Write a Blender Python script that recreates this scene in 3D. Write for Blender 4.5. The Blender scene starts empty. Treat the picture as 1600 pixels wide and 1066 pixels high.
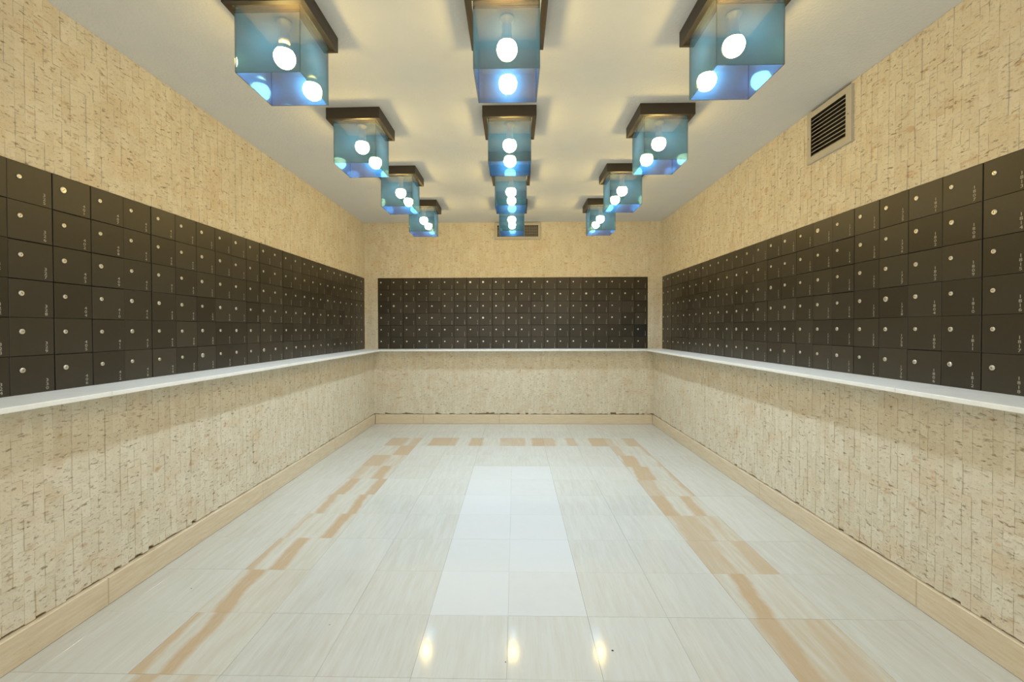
import bpy, math, random
import numpy as np
from mathutils import Matrix, Vector

random.seed(7)
rng = np.random.default_rng(11)
scene = bpy.context.scene
C = scene.collection

# ------------------------------------------------------------------ camera
CAM_Z = 1.1445
cam_d = bpy.data.cameras.new('camera')
cam = bpy.data.objects.new('camera', cam_d)
C.objects.link(cam)
cam_d.sensor_fit = 'HORIZONTAL'
cam_d.sensor_width = 36.0
cam_d.lens = 36.0 * 681.877 / 1600.0
cam_d.shift_x = (800.0 - 789.986) / 1600.0
cam_d.shift_y = (523.005 - 533.0) / 1600.0
cam_d.clip_start = 0.02
cam.matrix_world = (Matrix.Translation((0, 0, CAM_Z)) @ Matrix.Rotation(0.02139, 4, 'Z')
                    @ Matrix.Rotation(math.pi / 2 - 0.01309, 4, 'X') @ Matrix.Rotation(-0.00271, 4, 'Z'))
scene.camera = cam

# ------------------------------------------------------------------ world (even warm fill, added in place of an unseen lobby behind the camera)
world = bpy.data.worlds.new('world')
scene.world = world
world.use_nodes = True
world.node_tree.nodes['Background'].inputs[0].default_value = (1.0, 0.93, 0.79, 1)
world.node_tree.nodes['Background'].inputs[1].default_value = 1.35

BULB = 405.0            # radiance of the bulbs

# ------------------------------------------------------------------ view
scene.view_settings.view_transform = 'Standard'
scene.view_settings.look = 'None'
scene.view_settings.gamma = 1.0
scene.view_settings.use_curve_mapping = False
scene.view_settings.exposure = 0.16
scene.cycles.use_denoising = True
scene.cycles.max_bounces = 7
scene.cycles.use_adaptive_sampling = True
scene.cycles.adaptive_threshold = 0.025
scene.cycles.diffuse_bounces = 4
scene.cycles.glossy_bounces = 4
scene.cycles.transparent_max_bounces = 28
scene.cycles.caustics_reflective = False
scene.cycles.caustics_refractive = False
scene.cycles.sample_clamp_indirect = 8.0

# ------------------------------------------------------------------ measures of the room (metres)
XL, XR, YB = -1.868, 1.806, 5.40          # faces of the upper walls
CEIL = 2.4605
LXL, LXR, LYB = -1.710, 1.652, 5.247      # faces of the lower walls
SHELF_T, SHELF_B = 0.8997, 0.8815         # shelf top and underside
SXL, SXR, SYB = -1.602, 1.540, 5.155      # shelf front edges
BXL, BXR, BYB = -1.692, 1.638, 5.232      # baseboard faces
BASE_H = 0.1135
BANK_T = 1.7794
Y0 = -0.6                                 # rear end of the room, left open to the world fill light

# ------------------------------------------------------------------ node helpers
class NT:
    def __init__(self, name):
        self.m = bpy.data.materials.new(name)
        self.m.use_nodes = True
        self.t = self.m.node_tree
        self.t.nodes.clear()
        self.out = self.t.nodes.new('ShaderNodeOutputMaterial')
    def n(self, typ, **kw):
        nd = self.t.nodes.new(typ)
        for k, v in kw.items():
            setattr(nd, k, v)
        return nd
    def l(self, a, b):
        self.t.links.new(a, b)
    def set(self, sock, v):
        if isinstance(v, bpy.types.NodeSocket):
            self.l(v, sock)
        elif isinstance(v, (tuple, list)) and len(v) == 3 and sock.type == 'RGBA':
            sock.default_value = (*v, 1)
        else:
            sock.default_value = v
    def math(self, op, a, b=0.0, c=None, clamp=False):
        nd = self.n('ShaderNodeMath', operation=op, use_clamp=clamp)
        self.set(nd.inputs[0], a); self.set(nd.inputs[1], b)
        if c is not None: self.set(nd.inputs[2], c)
        return nd.outputs[0]
    def mix(self, fac, a, b, blend='MIX'):
        nd = self.n('ShaderNodeMix', data_type='RGBA', blend_type=blend)
        self.set(nd.inputs[0], fac); self.set(nd.inputs[6], a); self.set(nd.inputs[7], b)
        return nd.outputs[2]
    def ramp(self, v, p0, p1):
        nd = self.n('ShaderNodeMapRange', clamp=True)
        self.set(nd.inputs[0], v)
        nd.inputs[1].default_value = p0; nd.inputs[2].default_value = p1
        return nd.outputs[0]
    def pos(self, scale=(1, 1, 1), obj=False, offset=None):
        src = self.n('ShaderNodeTexCoord').outputs['Object'] if obj else self.n('ShaderNodeNewGeometry').outputs['Position']
        mp = self.n('ShaderNodeMapping')
        mp.inputs['Scale'].default_value = scale
        self.l(src, mp.inputs['Vector'])
        if offset is not None:
            self.l(offset, mp.inputs['Location'])
        return mp.outputs[0]
    def noise(self, vec, scale, detail=3, rough=0.55):
        nd = self.n('ShaderNodeTexNoise')
        nd.inputs['Scale'].default_value = scale
        nd.inputs['Detail'].default_value = detail
        nd.inputs['Roughness'].default_value = rough
        self.l(vec, nd.inputs['Vector'])
        return nd.outputs['Fac']
    def attr(self, name):
        return self.n('ShaderNodeAttribute', attribute_type='OBJECT', attribute_name=name).outputs['Fac']
    def rnd(self):
        return self.n('ShaderNodeObjectInfo').outputs['Random']
    def bump(self, h, strength=0.3, dist=0.003):
        nd = self.n('ShaderNodeBump')
        nd.inputs['Strength'].default_value = strength
        nd.inputs['Distance'].default_value = dist
        self.l(h, nd.inputs['Height'])
        return nd.outputs[0]
    def principled(self, color, rough=0.5, metal=0.0, normal=None, spec=0.5):
        p = self.n('ShaderNodeBsdfPrincipled')
        self.set(p.inputs['Base Color'], color)
        self.set(p.inputs['Roughness'], rough)
        self.set(p.inputs['Metallic'], metal)
        p.inputs['Specular IOR Level'].default_value = spec
        if normal is not None: self.l(normal, p.inputs['Normal'])
        self.l(p.outputs[0], self.out.inputs[0])
        return p

def mat_plain(name, color, rough=0.5, metal=0.0, var=0.06, vscale=30.0, spec=0.5):
    k = NT(name)
    nz = k.noise(k.pos(), vscale, 3)
    c2 = tuple(max(0, c * (1 - 2 * var)) for c in color)
    c1 = tuple(min(1, c * (1 + 2 * var)) for c in color)
    k.principled(k.mix(nz, c2, c1), rough, metal, spec=spec)
    return k.m

def mat_stone():
    """split-face travertine strips"""
    k = NT('split_face_travertine')
    p = k.pos((1, 1, 2.0))
    ri = k.n('ShaderNodeNewGeometry').outputs['Random Per Island']
    rr = k.math('FRACT', k.math('ADD', ri, k.rnd()))
    big = k.noise(p, 5.0, 2)
    mid = k.noise(p, 24.0, 4, 0.6)
    fine = k.noise(p, 85.0, 4, 0.65)
    col = k.mix(mid, (0.60, 0.535, 0.405), (0.73, 0.68, 0.545))
    col = k.mix(k.ramp(rr, 0.0, 1.0), col, k.mix(0.55, col, (0.775, 0.735, 0.615)))
    col = k.mix(k.math('MULTIPLY', k.ramp(big, 0.50, 0.75), 0.35), col, (0.62, 0.44, 0.24))
    # chips and pits of the broken face
    chip = k.noise(k.pos((0.55, 0.55, 1.6)), 62.0, 3, 0.6)
    pit = k.math('MULTIPLY', k.ramp(chip, 0.575, 0.66), k.ramp(mid, 0.38, 0.60))
    col = k.mix(k.math('MULTIPLY', pit, 0.74), col, (0.21, 0.135, 0.06))
    speck = k.math('MULTIPLY', k.ramp(k.noise(k.pos((0.8, 0.8, 1.3)), 125.0, 2, 0.6), 0.57, 0.68), 0.32)
    col = k.mix(speck, col, (0.30, 0.235, 0.15))
    rust = k.math('MULTIPLY', k.ramp(k.noise(p, 14.0, 2), 0.64, 0.74), 0.45)
    col = k.mix(rust, col, (0.46, 0.25, 0.09))
    h = k.math('ADD', k.math('MULTIPLY', mid, 0.6), k.math('ADD', k.math('MULTIPLY', fine, 0.35), k.math('MULTIPLY', pit, -0.9)))
    k.principled(col, 0.85, normal=k.bump(h, 0.5, 0.0045), spec=0.25)
    return k.m

def mat_grout():
    k = NT('dark_mortar')
    nz = k.noise(k.pos(), 40.0, 4)
    k.principled(k.mix(nz, (0.30, 0.24, 0.155), (0.46, 0.38, 0.27)), 0.95, spec=0.1)
    return k.m

def mat_ceiling():
    k = NT('stippled_ceiling_paint')
    a = k.noise(k.pos(), 70.0, 4, 0.6)
    b = k.noise(k.pos(), 9.0, 3)
    k.principled(k.mix(b, (0.65, 0.675, 0.68), (0.70, 0.725, 0.73)), 0.9, normal=k.bump(a, 0.5, 0.006), spec=0.2)
    return k.m

def tile_base(k):
    off = k.n('ShaderNodeCombineXYZ')
    r = k.rnd()
    k.l(k.math('MULTIPLY', r, 37.0), off.inputs[0]); k.l(k.math('MULTIPLY', r, 91.0), off.inputs[1])
    st = k.noise(k.pos((9.0, 0.9, 1.0), True, off.outputs[0]), 4.0, 5, 0.6)
    st2 = k.noise(k.pos((30.0, 2.0, 1.0), True, off.outputs[0]), 4.0, 3, 0.6)
    return r, off.outputs[0], st, st2

def mat_tile_cream():
    k = NT('polished_cream_travertine')
    r, off, st, st2 = tile_base(k)
    col = k.mix(k.ramp(st, 0.35, 0.72), (0.555, 0.56, 0.515), (0.50, 0.48, 0.415))
    col = k.mix(k.math('MULTIPLY', k.ramp(st2, 0.52, 0.72), 0.35), col, (0.46, 0.42, 0.34))
    col = k.mix(k.math('MULTIPLY', r, 0.28), col, (0.62, 0.63, 0.59))
    pits = k.ramp(k.noise(k.pos((1, 1, 1)), 160.0, 2), 0.73, 0.77)
    col = k.mix(k.math('MULTIPLY', pits, 0.35), col, (0.35, 0.28, 0.19))
    k.principled(col, k.math('ADD', 0.05, k.math('MULTIPLY', st2, 0.09)), spec=0.5)
    return k.m

def mat_tile_white():
    k = NT('polished_white_marble')
    r, off, st, st2 = tile_base(k)
    cl = k.noise(k.pos((1, 1, 1), True, off), 16.0, 5, 0.65)
    col = k.mix(k.ramp(cl, 0.45, 0.72), (0.585, 0.597, 0.583), (0.55, 0.557, 0.535))
    col = k.mix(k.math('ADD', 0.25, k.math('MULTIPLY', r, 0.6)), k.mix(0.35, col, (0.57, 0.57, 0.52)), (0.61, 0.625, 0.615))
    k.principled(col, 0.10, spec=0.55)
    return k.m

def mat_tile_tan():
    """travertine tile with one or two brown veins running along it; the veins' places are per-tile properties"""
    k = NT('veined_tan_travertine')
    r, off, st, st2 = tile_base(k)
    sep = k.n('ShaderNodeSeparateXYZ')
    k.l(k.n('ShaderNodeTexCoord').outputs['Object'], sep.inputs[0])
    wig = k.noise(k.pos((1.0, 1.0, 1.0), True, off), 7.0, 4, 0.6)
    v = k.math('DIVIDE', sep.outputs[1], 0.3155)
    u = k.math('ADD', k.math('DIVIDE', sep.outputs[0], 0.3155), 0.5)
    u = k.math('ADD', u, k.math('MULTIPLY', k.math('SUBTRACT', wig, 0.5), 0.16))
    u = k.math('ADD', u, k.math('MULTIPLY', v, k.attr('slant')))
    def band(a, b, t):
        lo = k.math('MULTIPLY', k.math('SUBTRACT', u, k.attr(a)), 13.0, clamp=True)
        hi = k.math('MULTIPLY', k.math('SUBTRACT', k.attr(b), u), 13.0, clamp=True)
        return k.math('MULTIPLY', k.math('MULTIPLY', lo, hi), k.attr(t))
    base = k.mix(k.ramp(st, 0.35, 0.72), (0.57, 0.57, 0.51), (0.50, 0.475, 0.40))
    base = k.mix(k.math('MULTIPLY', k.attr('beige'), k.ramp(st, 0.15, 0.7)), base, (0.49, 0.395, 0.27))
    veins = k.math('MAXIMUM', band('vein_a0', 'vein_a1', 'vein_a'), band('vein_b0', 'vein_b1', 'vein_b'))
    tan = k.mix(k.ramp(st2, 0.3, 0.7), (0.44, 0.295, 0.155), (0.51, 0.40, 0.265))
    col = k.mix(k.math('MULTIPLY', veins, k.math('ADD', 0.35, k.math('MULTIPLY', k.ramp(st2, 0.25, 0.6), 0.85)), clamp=True), base, tan)
    k.principled(col, 0.16, spec=0.5)
    return k.m

def mat_door():
    k = NT('dark_bronze_enamel')
    r = k.rnd()
    nz = k.noise(k.pos(), 4.0, 2)
    sc = k.ramp(k.noise(k.pos((1, 1, 9)), 30.0, 3), 0.66, 0.74)
    col = k.mix(nz, (0.035, 0.0285, 0.018), (0.040, 0.033, 0.0215))
    col = k.mix(k.math('MULTIPLY', k.ramp(r, 0.0, 1.0), 0.75), col, (0.062, 0.053, 0.037))
    col = k.mix(k.math('MULTIPLY', sc, 0.06), col, (0.25, 0.23, 0.2))
    k.principled(col, 0.34, spec=0.3)
    return k.m

def mat_glass():
    """coated glass: reflects blue, lets warm light through"""
    k = NT('blue_coated_glass')
    fr = k.n('ShaderNodeLayerWeight'); fr.inputs['Blend'].default_value = 0.25
    tr = k.n('ShaderNodeBsdfTransparent'); k.set(tr.inputs[0], (0.67, 0.51, 0.265))
    gl = k.n('ShaderNodeBsdfGlossy'); k.set(gl.inputs[0], (0.36, 0.62, 0.90)); gl.inputs['Roughness'].default_value = 0.0
    ha = k.n('ShaderNodeBsdfGlossy'); k.set(ha.inputs[0], (0.08, 0.32, 0.64)); ha.inputs['Roughness'].default_value = 0.42
    film = k.n('ShaderNodeBsdfTranslucent'); k.set(film.inputs[0], (0.09, 0.25, 0.52))
    dif = k.n('ShaderNodeBsdfDiffuse'); k.set(dif.inputs[0], (0.05, 0.25, 0.48))
    m1 = k.n('ShaderNodeMixShader'); m1.inputs[0].default_value = 0.20
    k.l(k.math('ADD', 0.20, k.math('MULTIPLY', fr.outputs['Facing'], 0.25)), m1.inputs[0])
    k.l(tr.outputs[0], m1.inputs[1]); k.l(gl.outputs[0], m1.inputs[2])
    m2 = k.n('ShaderNodeMixShader'); m2.inputs[0].default_value = 0.22
    k.l(film.outputs[0], m2.inputs[1]); k.l(dif.outputs[0], m2.inputs[2])
    m4 = k.n('ShaderNodeMixShader'); m4.inputs[0].default_value = 0.3
    k.l(m2.outputs[0], m4.inputs[1]); k.l(ha.outputs[0], m4.inputs[2])
    m3 = k.n('ShaderNodeMixShader'); m3.inputs[0].default_value = 0.055
    k.l(m1.outputs[0], m3.inputs[1]); k.l(m4.outputs[0], m3.inputs[2])
    k.l(m3.outputs[0], k.out.inputs[0])
    return k.m

def mat_bulb():
    k = NT('lit_opal_bulb')
    e = k.n('ShaderNodeEmission')
    k.set(e.inputs[0], (0.81, 0.97, 1.12)); e.inputs[1].default_value = BULB
    k.l(e.outputs[0], k.out.inputs[0])
    return k.m

def mat_marble():
    k = NT('white_marble_shelf')
    a = k.noise(k.pos(), 14.0, 5, 0.65)
    b = k.ramp(k.noise(k.pos((1, 1, 1)), 60.0, 3), 0.62, 0.75)
    col = k.mix(k.ramp(a, 0.4, 0.75), (0.91, 0.94, 0.94), (0.84, 0.87, 0.87))
    col = k.mix(k.math('MULTIPLY', b, 0.3), col, (0.62, 0.62, 0.58))
    k.principled(col, 0.35, spec=0.4)
    return k.m

def mat_baseboard():
    k = NT('honed_travertine')
    r = k.rnd()
    a = k.noise(k.pos((1.2, 1.2, 14.0)), 7.0, 5, 0.6)
    b = k.noise(k.pos((2, 2, 6)), 30.0, 4, 0.6)
    col = k.mix(k.ramp(a, 0.3, 0.75), (0.72, 0.63, 0.47), (0.60, 0.48, 0.31))
    col = k.mix(k.math('MULTIPLY', k.ramp(b, 0.60, 0.72), 0.35), col, (0.42, 0.30, 0.16))
    k.principled(col, 0.35, spec=0.4)
    return k.m

M = dict(stone=mat_stone(), grout=mat_grout(), ceiling=mat_ceiling(), cream=mat_tile_cream(), white=mat_tile_white(),
         tan=mat_tile_tan(), door=mat_door(), glass=mat_glass(), bulb=mat_bulb(), marble=mat_marble(), base=mat_baseboard(),
         carcass=mat_plain('black_bronze_metal', (0.010, 0.008, 0.005), 0.6),
         chrome=mat_plain('worn_nickel', (0.78, 0.75, 0.67), 0.38, 1.0, 0.04, 80),
         slot=mat_plain('keyway_black', (0.03, 0.027, 0.02), 0.7),
         paint=mat_plain('faded_white_stencil_paint', (0.42, 0.40, 0.34), 0.8, 0.0, 0.2, 90),
         bronze=mat_plain('dark_bronze_canopy', (0.027, 0.0205, 0.0145), 0.5, 0.0, 0.1, 25),
         brass=mat_plain('brass_plate', (0.16, 0.115, 0.045), 0.45, 0.5, 0.08, 20),
         porcelain=mat_plain('brass_lamp_socket', (0.80, 0.58, 0.24), 0.4, 0.7, 0.06, 40),
         housing=mat_plain('white_lamp_housing', (0.70, 0.64, 0.50), 0.5, 0.0, 0.03, 40),
         vent=mat_plain('cream_grille_enamel', (0.47, 0.445, 0.38), 0.5, 0.0, 0.06, 30),
         ventdark=mat_plain('painted_duct_shade', (0.012, 0.010, 0.008), 0.9),  # near-black colour standing in for the shade inside the vents
         screw=mat_plain('screw_steel', (0.25, 0.22, 0.17), 0.45, 0.8),
         bed=mat_plain('tile_bed_mortar', (0.70, 0.68, 0.61), 0.9))

# ------------------------------------------------------------------ mesh helpers
class MB:
    """collects geometry with material indices"""
    def __init__(self):
        self.v, self.f, self.mi = [], [], []
    def add(self, v, f, mi=0):
        o = len(self.v)
        self.v += [tuple(p) for p in v]
        self.f += [tuple(i + o for i in q) for q in f]
        self.mi += [mi] * len(f)
        return self
    def box(self, x0, x1, y0, y1, z0, z1, mi=0):
        v = [(x0, y0, z0), (x1, y0, z0), (x1, y1, z0), (x0, y1, z0), (x0, y0, z1), (x1, y0, z1), (x1, y1, z1), (x0, y1, z1)]
        return self.add(v, [(0, 3, 2, 1), (4, 5, 6, 7), (0, 1, 5, 4), (1, 2, 6, 5), (2, 3, 7, 6), (3, 0, 4, 7)], mi)
    def lathe(self, prof, seg=20, axis='z', c=(0, 0, 0), mi=0, cap=True):
        v, f = [], []
        for r, h in prof:
            for i in range(seg):
                a = 2 * math.pi * i / seg
                p = (r * math.cos(a), r * math.sin(a), h)
                if axis == 'y': p = (p[0], -h, p[1])       # h grows towards the room (local -y)
                v.append((p[0] + c[0], p[1] + c[1], p[2] + c[2]))
        for j in range(len(prof) - 1):
            for i in range(seg):
                a, b = j * seg + i, j * seg + (i + 1) % seg
                f.append((a, b, b + seg, a + seg))
        if cap:
            f.append(tuple(range(seg))[::-1])
            f.append(tuple((len(prof) - 1) * seg + i for i in range(seg)))
        return self.add(v, f, mi)
    def mesh(self, name, mats, smooth=False):
        me = bpy.data.meshes.new(name)
        me.from_pydata(self.v, [], self.f)
        for m in (mats if isinstance(mats, (list, tuple)) else [mats]):
            me.materials.append(m)
        me.polygons.foreach_set('material_index', self.mi)
        if smooth:
            me.polygons.foreach_set('use_smooth', [True] * len(me.polygons))
        me.update()
        return me

def link(name, me, parent=None, loc=(0, 0, 0), rotz=0.0, scale=None):
    o = bpy.data.objects.new(name, me)
    C.objects.link(o)
    if parent is not None: o.parent = parent
    o.location = loc
    if rotz: o.rotation_euler = (0, 0, rotz)
    if scale is not None: o.scale = scale
    return o

def tag(o, label, cat=None, group=None, kind=None):
    o['label'] = label
    if cat: o['category'] = cat
    if group: o['group'] = group
    if kind: o['kind'] = kind
    return o

def struct(name, me, label, loc=(0, 0, 0), rotz=0.0):
    o = link(name, me, None, loc, rotz)
    return tag(o, label, kind='structure')

def bevel_box(x0, x1, y0, y1, z0, z1, b):
    """a box whose room-facing side (local -y) has chamfered edges"""
    v = [(x0, y1, z0), (x1, y1, z0), (x1, y1, z1), (x0, y1, z1),
         (x0, y0 + b, z0), (x1, y0 + b, z0), (x1, y0 + b, z1), (x0, y0 + b, z1),
         (x0 + b, y0, z0 + b), (x1 - b, y0, z0 + b), (x1 - b, y0, z1 - b), (x0 + b, y0, z1 - b)]
    f = [(0, 3, 2, 1), (8, 9, 10, 11)]
    for i in range(4):
        j = (i + 1) % 4
        f += [(i, j, 4 + j, 4 + i), (4 + i, 4 + j, 8 + j, 8 + i)]
    return v, f

# walls are built in a frame of their own: local x = right when facing the wall, local -y = into the room, z up
ROT = dict(left=math.pi / 2, back=0.0, right=-math.pi / 2)

# pixel size of a stone in the photograph, to choose which ones are separate parts
F_PX = 681.877
def to_world(side, plane, u, d, z):
    if side == 'left':  return (plane + d, u, z)
    if side == 'right': return (plane - d, -u, z)
    return (u, plane - d, z)
def px(p):
    x, y, z = p
    x, y = x + 0.0214 * y, y - 0.0214 * x
    if y < 0.05: return None
    return (790 + F_PX * x / y, 523 - F_PX * (z - CAM_Z) / y - 9)

# ------------------------------------------------------------------ floor
flo = struct('floor', MB().box(-1.95, 1.95, Y0, 5.5, -0.12, -0.012).mesh('floor', M['bed']),
             'polished cream travertine floor with a brown veined border and white centre')
T = 0.3155
gx = [LXL - 0.02] + [-1.6072 + T * i for i in range(11)] + [LXR + 0.02]
gy = [1.41 + T * i for i in range(-6, 12)] + [LYB + 0.02]
gap = 0.0003
# veins of the border tiles: (slant, beige, a0, a1, a, b0, b1, b), nearest row first
LV = {5: (0.0, .25, .1, .4, .8, .6, .8, .5), 6: (.06, .12, -.2, .16, .85, .25, .50, 1.), 7: (.10, .2, .10, .40, 1., .88, .95, .4),
      8: (.05, .12, -.2, .15, .8, .30, .60, .95), 9: (.02, .15, .02, .16, .75, .66, .93, 1.), 10: (.08, .15, .05, .30, .85, .70, .95, 1.),
      11: (.0, .15, .05, .38, .95, .74, 1.2, .9), 12: (.0, .45, .0, .30, .5, .55, .88, 1.), 13: (.0, .55, -.2, .55, .75, .8, .95, .4),
      14: (.0, .2, .50, 1.2, .9, .0, .05, 0.)}
RV = {5: (.0, .5, .1, .4, .7, .6, .8, .4), 6: (-.10, .75, .0, .35, .85, .55, .90, .5), 7: (-.12, .25, .14, .44, 1., -.2, .05, .45),
      8: (-.04, .6, -.2, .46, .55, .68, 1.2, .65), 9: (-.05, .75, .02, .60, .55, .7, .85, .4), 10: (-.05, .25, -.2, .34, .95, .55, .86, .9),
      11: (.0, .35, -.2, .40, .6, .86, 1.2, .8), 12: (-.1, .15, .05, .55, .95, .88, 1.2, .7), 13: (-.1, .15, .0, .48, .95, .9, 1.2, .6),
      14: (.0, .15, -.2, .30, .65, .85, 1.2, .6)}
BV = {2: (0, .6, -.2, .6, .7, .7, 1.2, .6), 3: (0, .12, .32, 1.2, .95, .0, .05, 0), 4: (0, .12, -.2, .27, .8, .60, 1.2, .85),
      5: (0, .12, -.2, .10, .7, .56, 1.2, .6), 6: (0, .25, -.2, .45, .65, .60, 1.2, 1.), 7: (0, .12, -.2, .40, .7, .70, 1.2, .7),
      8: (0, .12, -.2, .08, .6, .44, 1.2, .9), 9: (0, .35, -.2, .25, .5, .55, 1.2, .7)}
tile_mesh = {}
for j in range(len(gy) - 1):
    for i in range(len(gx) - 1):
        x0, x1, y0, y1 = gx[i] + gap, gx[i + 1] - gap, gy[j] + gap, gy[j + 1] - gap
        if x1 - x0 < 0.03 or y1 - y0 < 0.02: pass
        row_y = gy[j]
        kind = 'cream'; ve = None
        if 4.2 < row_y < 4.3 and 2 <= i <= 9: kind, ve = 'tan', BV[i]
        elif i == 2 and row_y < 4.2: kind, ve = 'tan', LV.get(j, LV[5])
        elif i == 9 and row_y < 4.2: kind, ve = 'tan', RV.get(j, RV[5])
        elif i in (5, 6) and 1.70 < row_y < 3.4: kind = 'white'
        hx, hy = (x1 - x0) / 2, (y1 - y0) / 2
        key = (kind, round(hx, 4), round(hy, 4))
        if key not in tile_mesh:
            b = 0.0005
            mb = MB()
            v = [(-hx, -hy, -.012), (hx, -hy, -.012), (hx, hy, -.012), (-hx, hy, -.012),
                 (-hx, -hy, -b), (hx, -hy, -b), (hx, hy, -b), (-hx, hy, -b),
                 (-hx + b, -hy + b, 0), (hx - b, -hy + b, 0), (hx - b, hy - b, 0), (-hx + b, hy - b, 0)]
            f = [(0, 3, 2, 1), (8, 9, 10, 11)]
            for q in range(4):
                n = (q + 1) % 4
                f += [(q, n, 4 + n, 4 + q), (4 + q, 4 + n, 8 + n, 8 + q)]
            tile_mesh[key] = mb.add(v, f).mesh('tile', M[kind])
        o = link('tile', tile_mesh[key], flo, ((x0 + x1) / 2, (y0 + y1) / 2, random.uniform(-.0003, .0003)))
        if ve:
            for nm, val in zip(('slant', 'beige', 'vein_a0', 'vein_a1', 'vein_a', 'vein_b0', 'vein_b1', 'vein_b'), ve):
                o[nm] = float(val)

chip_me = MB().add([(.0045, 0, .0006), (.001, .004, .0006), (-.004, .0015, .0006), (-.002, -.0035, .0006), (.002, -.003, .0006)], [(0, 1, 2, 3, 4)]).mesh('chip', M['slot'])
for x, y, sc in ((-1.433, 1.884, .8), (.344, 1.543, 1.2), (-.035, 1.483, .7), (-.72, 1.66, .6)):
    link('chip', chip_me, flo, (x, y, 0), random.random() * 6, (sc, sc, 1))

# ------------------------------------------------------------------ ceiling
struct('ceiling', MB().box(-2.0, 1.95, Y0, 5.55, CEIL, CEIL + 0.1).mesh('ceiling', M['ceiling']),
       'cream stippled plaster ceiling carrying three rows of glass lights')

# ------------------------------------------------------------------ walls faced with split travertine strips
BK = 0.03     # stones start this far behind the wall's face
SW = 0.034    # width of a stone strip
stone_lib = {}
def stone_mesh(hcls, var):
    """a strip of split stone, unit height classes; returns (verts, faces) with base at y=0 and face near y=-BK"""
    key = (hcls, var)
    if key in stone_lib: return stone_lib[key]
    r = np.random.default_rng(hash(key) % 100000)
    nx, nz = 2, 4
    w, h = SW - 0.0006, hcls - 0.0007
    fr = np.zeros((nx + 1, nz + 1, 3))
    for a in range(nx + 1):
        for b in range(nz + 1):
            e = 0.0007 if (a in (0, nx) or b in (0, nz)) else 0.0
            fr[a, b] = (-w / 2 + w * a / nx, -(BK + r.normal(0, 0.0007) - e), h * b / nz)
    verts = [tuple(fr[a, b]) for a in range(nx + 1) for b in range(nz + 1)]
    idx = lambda a, b: a * (nz + 1) + b
    faces = [(idx(a, b), idx(a + 1, b), idx(a + 1, b + 1), idx(a, b + 1)) for a in range(nx) for b in range(nz)]
    ring = [(a, 0) for a in range(nx)] + [(nx, b) for b in range(nz)] + [(a, nz) for a in range(nx, 0, -1)] + [(0, b) for b in range(nz, 0, -1)]
    base = len(verts)
    for a, b in ring:
        x, y, z = verts[idx(a, b)]
        verts.append((x, 0.0, z))
    n = len(ring)
    for q in range(n):
        t = (q + 1) % n
        faces.append((idx(*ring[t]), idx(*ring[q]), base + q, base + t))
    stone_lib[key] = (np.array(verts), faces, MB().add(verts, faces).mesh('stone', M['stone']))
    return stone_lib[key]

HCLS = (0.055, 0.08, 0.11, 0.14, 0.18)
HP = (0.12, 0.25, 0.28, 0.2, 0.15)
def stone_facing(wall, side, plane, areas, holes=(), ragged=0.0):
    items = []
    for area_no, (u0, u1, z0, z1) in enumerate(areas):
        ncol = max(1, round((u1 - u0) / SW))
        sx = (u1 - u0) / ncol / SW
        colbase = 0.0
        for c in range(ncol):
            uc = u0 + (c + 0.5) * (u1 - u0) / ncol
            z = z0 + (abs(rng.normal(0, ragged)) if ragged else 0.0)
            first = True
            while z < z1 - 0.004:
                h = float(rng.choice(HCLS, p=HP))
                if first: h *= rng.uniform(0.4, 1.0); first = False
                if z + h > z1 - 0.03: h = z1 - z
                d = float(np.clip(rng.normal(0.002, 0.0010), -0.001, 0.007))
                if rng.random() < 0.05: d += 0.003
                hc = min(HCLS, key=lambda q: abs(q - h))
                skip = any(uc + SW / 2 > a and uc - SW / 2 < b and z + h > e and z < g for a, b, e, g in holes)
                if not skip:
                    items.append((uc, z, h, d, hc, int(rng.integers(8)), sx, area_no))
                z += h
    # the stones one can pick apart: 7 px wide or more and in the picture, the 300 largest
    scored = []
    for k, (u, z, h, d, hc, v, sx, _) in enumerate(items):
        a = px(to_world(side, plane, u - SW / 2, 0, z)); b = px(to_world(side, plane, u + SW / 2, 0, z + h))
        if a is None or b is None: continue
        w_, h_ = abs(a[0] - b[0]), abs(a[1] - b[1])
        if w_ < 7.0 or max(a[0], b[0]) < 0 or min(a[0], b[0]) > 1600 or max(a[1], b[1]) < 0 or min(a[1], b[1]) > 1066: continue
        scored.append((w_ * h_, k))
    scored.sort(reverse=True)
    single = {k for _, k in scored[:300]}
    for area_no in range(len(areas)):
        V, Fc, n = [], [], 0
        for k, (u, z, h, d, hc, v, sx, an) in enumerate(items):
            if an != area_no: continue
            vv, ff, me = stone_mesh(hc, v)
            if k in single:
                link('stone', me, wall, (u, BK - d, z), 0, (sx, 1, h / hc))
            else:
                q = vv * np.array((sx, 1, h / hc)) + np.array((u, BK - d, z))
                V.append(q); Fc += [tuple(i + n for i in f) for f in ff]; n += len(q)
        if not V: continue
        mb = MB(); mb.v = [tuple(p) for p in np.concatenate(V)]; mb.f = Fc; mb.mi = [0] * len(Fc)
        o = link('split_stone_facing', mb.mesh('split_stone_facing', M['stone']), wall)
        o['kind'] = 'stuff'

SY = 0.45     # stones are laid from here on
def wall(name, side, plane, u0, u1, z0, z1, thick, label):
    loc = {'left': (plane, 0, 0), 'right': (plane, 0, 0), 'back': (0, plane, 0)}[side]
    me = MB().box(u0, u1, BK, BK + thick, z0, z1).mesh(name, M['grout'])
    return struct(name, me, label, loc, ROT[side])

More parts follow.
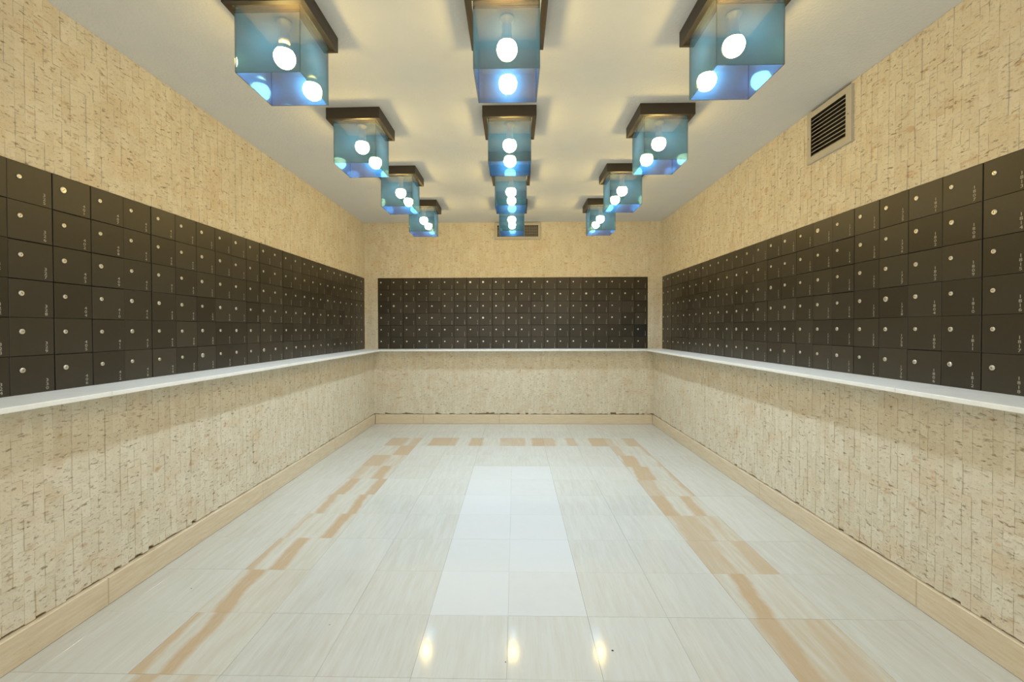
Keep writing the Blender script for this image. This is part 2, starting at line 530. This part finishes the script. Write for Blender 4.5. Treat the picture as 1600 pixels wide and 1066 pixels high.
NC = 27; CW = 0.15884; RH = (BANK_T - SHELF_T) / 6
LEND, REND = 5.383, 5.380
LSTART, RSTART = LEND - NC * CW, REND - NC * CW
BSTART, BCOLS = -1.704, 21
BEND = BSTART + BCOLS * CW
VR = (-2.725, -2.373, 2.140, 2.445)   # right vent in wall coordinates
VB = (-0.247, 0.322, 2.2425, 2.4545)  # back vent
LOW = SHELF_T - 0.3
w = wall('wall_left', 'left', XL, Y0, 5.52, BANK_T, CEIL, 0.1, 'upper left wall of split-face travertine strips above the mailboxes')
stone_facing(w, 'left', XL, [(SY, YB, BANK_T, CEIL)])
w = wall('wall_right', 'right', XR, -5.52, -Y0, BANK_T, CEIL, 0.1, 'upper right wall of split-face travertine strips with a louvred vent')
stone_facing(w, 'right', XR, [(-YB, VR[0] + .02, BANK_T, CEIL), (VR[1] - .02, -SY, BANK_T, CEIL), (VR[0] + .02, VR[1] - .02, BANK_T, VR[2] + .015)])
w = wall('wall_back', 'back', YB, XL - 0.12, XR + 0.12, BANK_T, CEIL, 0.1, 'upper back wall of split-face travertine above the far mailboxes')
stone_facing(w, 'back', YB, [(XL, VB[0] + .02, BANK_T, CEIL), (VB[1] - .02, XR, BANK_T, CEIL), (VB[0] + .02, VB[1] - .02, BANK_T, VB[2] + .015)])
# the recesses the mailboxes sit in, and the stone piers beside them
wall('wall_left_recess', 'left', XL, LSTART, LEND, LOW, BANK_T, 0.1, 'masonry behind the left mailboxes')
wall('wall_right_recess', 'right', XR, -REND, -RSTART, LOW, BANK_T, 0.1, 'masonry behind the right mailboxes')
wall('wall_back_recess', 'back', YB, BSTART, BEND, LOW, BANK_T, 0.1, 'masonry behind the far mailboxes')
for side, plane, u0, u1, su0, su1, lb in (
        ('left', XL, Y0, LSTART, SY, LSTART, 'near end of the left mailboxes'), ('left', XL, LEND, 5.52, LEND, YB, 'far end of the left mailboxes'),
        ('right', XR, -RSTART, -Y0, -RSTART, -SY, 'near end of the right mailboxes'), ('right', XR, -5.52, -REND, -YB, -REND, 'far end of the right mailboxes'),
        ('back', YB, XL - .12, BSTART, XL, BSTART, 'left end of the far mailboxes'), ('back', YB, BEND, XR + .12, BEND, XR, 'right end of the far mailboxes')):
    w = wall(f'wall_{side}_pier', side, plane, u0, u1, LOW, BANK_T, 0.1, 'split-face travertine pier at the ' + lb)
    stone_facing(w, side, plane, [(su0, su1, SHELF_T, BANK_T)])
w = wall('wall_left_lower', 'left', LXL, Y0, 5.40, 0.0, SHELF_B, 0.125, 'lower left wall of split-face travertine under the white shelf')
stone_facing(w, 'left', LXL, [(SY, LYB, BASE_H + .002, SHELF_B)], ragged=0.006)
w = wall('wall_right_lower', 'right', LXR, -5.40, -Y0, 0.0, SHELF_B, 0.125, 'lower right wall of split-face travertine under the white shelf')
stone_facing(w, 'right', LXR, [(-LYB, -SY, BASE_H + .002, SHELF_B)], ragged=0.006)
w = wall('wall_back_lower', 'back', LYB, LXL, LXR, 0.0, SHELF_B, 0.125, 'lower back wall of split-face travertine under the far shelf')
stone_facing(w, 'back', LYB, [(LXL, LXR, BASE_H + .002, SHELF_B)], ragged=0.010)

# ------------------------------------------------------------------ baseboards: travertine lengths butted together
def run(name, side, front, cuts, thick, z0, z1, m, piece, label, bev):
    e = bpy.data.objects.new(name, None); C.objects.link(e)
    e.location = {'left': (front, 0, z0), 'right': (front, 0, z0), 'back': (0, front, z0)}[side]
    e.rotation_euler = (0, 0, ROT[side])
    tag(e, label, kind='structure')
    for a, b in zip(cuts[:-1], cuts[1:]):
        mb = MB()
        v, f = bevel_box(a + .0006, b - .0006, 0.0, thick, 0.0, z1 - z0, bev)
        link(piece, mb.add(v, f).mesh(piece, m), e)
run('baseboard_left', 'left', BXL, [Y0, 0.65, 1.766, 2.88, 4.05, BYB], 0.045, 0.0, BASE_H, M['base'], 'board', 'honed travertine baseboard along the left wall', 0.003)
run('baseboard_right', 'right', BXR, [-BYB, -4.1, -2.95, -1.807, -0.66, -Y0], 0.045, 0.0, BASE_H, M['base'], 'board', 'honed travertine baseboard along the right wall', 0.003)
run('baseboard_back', 'back', BYB, [BXL, -1.11, -0.187, BXR], 0.045, 0.0, BASE_H, M['base'], 'board', 'honed travertine baseboard along the back wall', 0.003)
# the white shelf that runs round under the mailboxes
run('trim_1', 'left', SXL, [Y0, 0.5, 1.70, 3.05, 4.3, 5.395], SXL - XL - 0.001, SHELF_B, SHELF_T, M['marble'], 'slab', 'white marble shelf under the left mailboxes', 0.002)
run('trim_2', 'right', SXR, [-5.395, -4.2, -3.0, -1.8, -0.6, -Y0], XR - SXR - 0.001, SHELF_B, SHELF_T, M['marble'], 'slab', 'white marble shelf under the right mailboxes', 0.002)
run('trim_3', 'back', SYB, [SXL + .001, -0.55, 0.52, SXR - .001], YB - SYB - 0.001, SHELF_B, SHELF_T, M['marble'], 'slab', 'white marble shelf under the far mailboxes', 0.002)

# ------------------------------------------------------------------ mailboxes
def door_mesh(w, h):
    v, f = bevel_box(-w / 2, w / 2, -0.010, 0.0, -h / 2, h / 2, 0.0013)
    return MB().add(v, f).mesh('door', M['door'])
door_me = door_mesh(CW - 0.0012, RH - 0.0010)
def lock_mesh(r):
    mb = MB()
    mb.lathe([(r, 0), (r, .0022), (r * .86, .0034), (r * .62, .0030), (r * .58, .0042), (0.0004, .0044)], 18, 'y')
    mb.box(-r * .07, r * .07, -.0050, -.0042, -r * .42, r * .42, 1)
    return mb.mesh('lock', [M['chrome'], M['slot']])
lock_me = [lock_mesh(.0085), lock_mesh(.0098), lock_mesh(.0128)]
hole_me = MB().lathe([(.0075, 0), (.0075, .0004), (.0004, .0005)], 16, 'y').mesh('lock_hole', M['slot'])
# digits from Blender's built-in font
digit = {}
dg = None
for ch in '0123456789':
    cu = bpy.data.curves.new('digit', 'FONT')
    cu.body = ch; cu.size = 0.0175; cu.align_x = 'CENTER'; cu.resolution_u = 2
    ob = bpy.data.objects.new('digit', cu); C.objects.link(ob)
    bpy.context.view_layer.update()
    me = bpy.data.meshes.new_from_object(ob.evaluated_get(bpy.context.evaluated_depsgraph_get()))
    digit[ch] = ([tuple(v.co) for v in me.vertices], [tuple(p.vertices) for p in me.polygons])
    bpy.data.objects.remove(ob); bpy.data.meshes.remove(me); bpy.data.curves.remove(cu)
def number_mesh(s):
    mb = MB()
    pitch = 0.0158
    for i, ch in enumerate(s):
        zz = (len(s) - 1 - i) * pitch
        mb.add([(x * 1.35, 0.0, y + zz) for x, y, _ in digit[ch][0]], digit[ch][1])
    return mb.mesh('number', M['paint'])

def mailbox_bank(side, plane, u0, ncol, first, label):
    e = bpy.data.objects.new('mailbox_bank', None); C.objects.link(e)
    loc = {'left': (plane, 0, SHELF_T), 'right': (plane, 0, SHELF_T), 'back': (0, plane, SHELF_T)}[side]
    e.location = loc; e.rotation_euler = (0, 0, ROT[side])
    tag(e, label, 'mailboxes', 'mailbox banks on the walls')
    W = ncol * CW
    mb = MB().box(u0, u0 + W, 0.0068, BK - 0.001, 0.0005, 6 * RH)
    link('cabinet', mb.mesh('cabinet', M['carcass']), e)
    vgap = [random.choice((0, 0, .0004, .0008, .0022, .003)) for _ in range(ncol + 1)]
    for c in range(ncol):
        coff = random.uniform(-.0012, .0012)
        for r in range(6):                      # r = 0 is the top row
            uc = u0 + (c + 0.5) * CW; zc = (5 - r + 0.5) * RH
            hg = random.choice((0, 0, .0005, .0015, .0022))
            wl = CW - 0.0012
            cut_l, cut_r = vgap[c] / 2, vgap[c + 1] / 2
            sx = (wl - cut_l - cut_r) / wl
            hh = RH - 0.0010
            dz = random.uniform(-.0010, .0010)
            depth = 0.0066 + coff + random.uniform(-.0006, .0006)
            d = link('door', door_me, e, (uc + (cut_l - cut_r) / 2, depth, zc - hg / 2 + dz * .3), 0, (sx, 1, (hh - hg) / hh))
            d.rotation_euler = (random.gauss(0, .0020), 0, random.gauss(0, .0025))
            special = None
            if side == 'back' and (c, r) == (20, 4): d.location.y += 0.004; d.data = dark_door_me
            if side == 'back' and (c, r) == (19, 2): special = hole_me
            k = random.random()
            big = BIG.get((side, c, r), None)
            lm = special or (lock_me[2] if big else lock_me[0 if k < .6 else 1])
            lk = link('lock_hole' if special else 'lock', lm, d, (-CW * .245 + random.gauss(0, .0006), -0.0100, RH * .13 + random.gauss(0, .0006)))
            lk.rotation_euler = (0, random.choice((0, 0, .3, -.5, 1.57, .9)), 0)
            s = first(c) + r
            nb = link('number', number_mesh(str(s)), d, (CW * .315, -0.0103, -RH * .435))

BIG = {('left', 4, 0): 1, ('left', 9, 5): 1, ('right', 24, 2): 1, ('right', 14, 2): 1, ('right', 20, 3): 1, ('right', 17, 0): 1,
       ('left', 13, 5): 1, ('right', 11, 4): 1, ('right', 8, 5): 1, ('back', 16, 1): 1, ('back', 1, 2): 1, ('back', 8, 3): 1, ('back', 8, 0): 1, ('back', 7, 0): 1}
dark_mat = mat_plain('black_enamel', (0.010, 0.009, 0.008), 0.4)
dark_door_me = door_me.copy(); dark_door_me.materials.clear(); dark_door_me.materials.append(dark_mat)
def floor_no(k):            # k-th column of thirty flats a floor, counted from flat 401
    fl = 4 + k // 5
    if fl >= 13: fl += 1
    return fl * 100 + 1 + (k % 5) * 6
mailbox_bank('left', XL, LSTART, NC, lambda c: floor_no(c - 4 + 0) if c >= 4 else 325 - 6 * (3 - c), 'long bank of dark bronze mailbox doors on the left wall')
mailbox_bank('back', YB, BSTART, BCOLS, lambda c: floor_no(c + 24), 'bank of dark bronze mailbox doors on the far back wall')
# on the right wall local x runs towards the camera, so the first column is the farthest
mailbox_bank('right', XR, -REND, NC, lambda c: floor_no(c + 44) if c > 0 else 1231, 'long bank of dark bronze mailbox doors on the right wall')

# ------------------------------------------------------------------ ceiling lights
def light_parts():
    P = []
    h = 0.160; t = 0.012; H = 0.066
    mb = MB()
    for (x0, x1, y0, y1) in ((-h, h, -h, -h + t), (-h, h, h - t, h), (-h, -h + t, -h + t, h - t), (h - t, h, -h + t, h - t)):
        mb.box(x0, x1, y0, y1, -H, 0)
    # lip that turns inward under the canopy, leaving a slot for the glass
    g = 0.1345
    for (x0, x1, y0, y1) in ((-h + t, h - t, -h + t, -g), (-h + t, h - t, g, h - t), (-h + t, -g, -g, g), (g, h - t, -g, g)):
        mb.box(x0, x1, y0, y1, -H + .004, -H + .012)
    P.append(('canopy', mb.mesh('canopy', M['bronze']), (0, 0, 0)))
    P.append(('reflector_plate', MB().box(-h + t, h - t, -h + t, h - t, -0.034, -0.0005).mesh('reflector_plate', M['brass']), (0, 0, 0)))
    P.append(('socket', MB().lathe([(.030, -.034), (.030, -.042), (.020, -.046), (.020, -.1), (.022, -.104), (.022, -.122)], 20).mesh('socket', M['porcelain'], True), (0, 0, 0)))
    R = 0.042; zc = -0.169
    prof = [(0.0005, zc - R)]
    for i in range(1, 12):
        a = math.radians(-90 + 125 * i / 11)
        prof.append((R * math.cos(a), zc + R * math.sin(a)))
    rt, ztp = prof[-1]
    mb = MB().lathe(prof, 24, cap=False)
    mb.lathe([(rt, ztp), (rt * .95, ztp + .006), (.024, ztp + .020), (.0215, -.119)], 24, mi=1, cap=False)
    P.append(('bulb', mb.mesh('bulb', [M['bulb'], M['housing']], True), (0, 0, 0)))
    G = 0.1285; th = 0.004; zt, zb = -0.048, -0.316
    fr = MB().box(-G, G, -th / 2, th / 2, zb, zt).mesh('glass_pane', M['glass'])
    sd = MB().box(-th / 2, th / 2, -G + th, G - th, zb, zt).mesh('glass_pane', M['glass'])
    P += [('glass_pane', fr, (0, -G + th / 2, 0)), ('glass_pane', fr, (0, G - th / 2, 0)),
          ('glass_pane', sd, (-G + th / 2, 0, 0)), ('glass_pane', sd, (G - th / 2, 0, 0))]
    return P
LP = light_parts()
rows = ('nearest the camera', 'second from the camera', 'third from the camera', 'farthest, by the back wall')
cols = ((-0.957, 'left'), (-0.030, 'middle'), (0.895, 'right'))
for x, cn in cols:
    for r, rn in enumerate(rows):
        e = bpy.data.objects.new('ceiling_light', None); C.objects.link(e)
        e.location = (x, 1.815 + 0.9272 * r, CEIL)
        e.rotation_euler = (0, 0, random.gauss(0, .006))
        tag(e, f'blue glass cube ceiling light with one bulb, {cn} row, {rn}', 'ceiling light', 'glass cube ceiling lights')
        for nm, me, loc in LP:
            o = link(nm, me, e, loc)
            if nm == 'bulb' and r == 0: o.location.z = -0.014 if cn == 'left' else 0.005

# ------------------------------------------------------------------ vents
def vent(side, plane, u0, u1, z0, z1, fw, label, kind, bw):
    e = bpy.data.objects.new('air_vent', None); C.objects.link(e)
    e.location = {'right': (plane, 0, 0), 'back': (0, plane, 0)}[side]
    e.rotation_euler = (0, 0, ROT[side])
    tag(e, label, 'vent')
    uo0, uo1, zo0, zo1 = u0 + fw, u1 - fw, z0 + bw, z1 - bw
    mb = MB(); pr = -0.020
    # mitred frame with a raised inner edge
    o = [(u0, z0), (u1, z0), (u1, z1), (u0, z1)]; i_ = [(uo0, zo0), (uo1, zo0), (uo1, zo1), (uo0, zo1)]
    v = [(a, BK - .001, b) for a, b in o] + [(a, pr + .004, b) for a, b in o] + [(a + (uo0 - u0) * .2 * (1 if a == u0 else -1), pr, b + (zo0 - z0) * .2 * (1 if b == z0 else -1)) for a, b in o] \
        + [(a, pr + .002, b) for a, b in i_] + [(a, BK - .001, b) for a, b in i_]
    f = []
    for s in range(4):
        for q in range(4):
            n = (q + 1) % 4
            f.append((s * 4 + q, s * 4 + n, (s + 1) * 4 + n, (s + 1) * 4 + q))
    mb.add(v, f); mb.mi = [0] * 12 + [1] * 4  # inner returns coloured dark, as shade in the opening
    link('frame', mb.mesh('frame', [M['vent'], M['ventdark']]), e)
    link('duct_shade_sheet', MB().box(uo0, uo1, BK - .004, BK - .001, zo0, zo1).mesh('duct_shade_sheet', M['ventdark']), e)  # dark sheet put in for the unlit depth of the duct
    if kind == 'louvre':
        n = 10
        hstep = (zo1 - zo0) / n
        me = MB().add([(uo0, -.0165, -.0095), (uo1, -.0165, -.0095), (uo1, -.0150, -.0110), (uo0, -.0150, -.0110),
                       (uo0, .000, .0045), (uo1, .000, .0045), (uo1, .0015, .0030), (uo0, .0015, .0030)],
                      [(0, 3, 2, 1), (4, 5, 6, 7), (0, 1, 5, 4), (1, 2, 6, 5), (2, 3, 7, 6), (3, 0, 4, 7)]).mesh('slat', M['vent'])
        for k in range(n):
            link('slat', me, e, (0, 0, zo0 + (k + .55) * hstep))
        for uu in (u0 + fw * .5, u1 - fw * .5):
            link('screw', MB().lathe([(.0042, 0), (.0042, .0012), (.0005, .002)], 12, 'y').mesh('screw', M['screw']), e, (uu, pr + .0008, (z0 + z1) / 2))
    else:
        p = 0.0212
        nv = int((uo1 - uo0) / p); nh = int((zo1 - zo0) / p)
        mv = MB().box(-.0016, .0016, -.0165, .004, zo0, zo1).mesh('slat', M['vent'])
        for k in range(1, nv + 1):
            link('slat', mv, e, (uo0 + (uo1 - uo0) * k / (nv + 1), 0, 0))
        mh = MB().box(uo0, uo1, -.0145, .002, -.0015, .0015).mesh('slat', M['vent'])
        for k in range(1, nh + 1):
            link('slat', mh, e, (0, 0, zo0 + (zo1 - zo0) * k / (nh + 1)))
vent('right', XR, *VR, 0.038, 'cream metal louvred vent high on the right wall', 'louvre', 0.036)
vent('back', YB, *VB, 0.034, 'cream metal eggcrate vent on the back wall behind the farthest middle light', 'crate', 0.038)
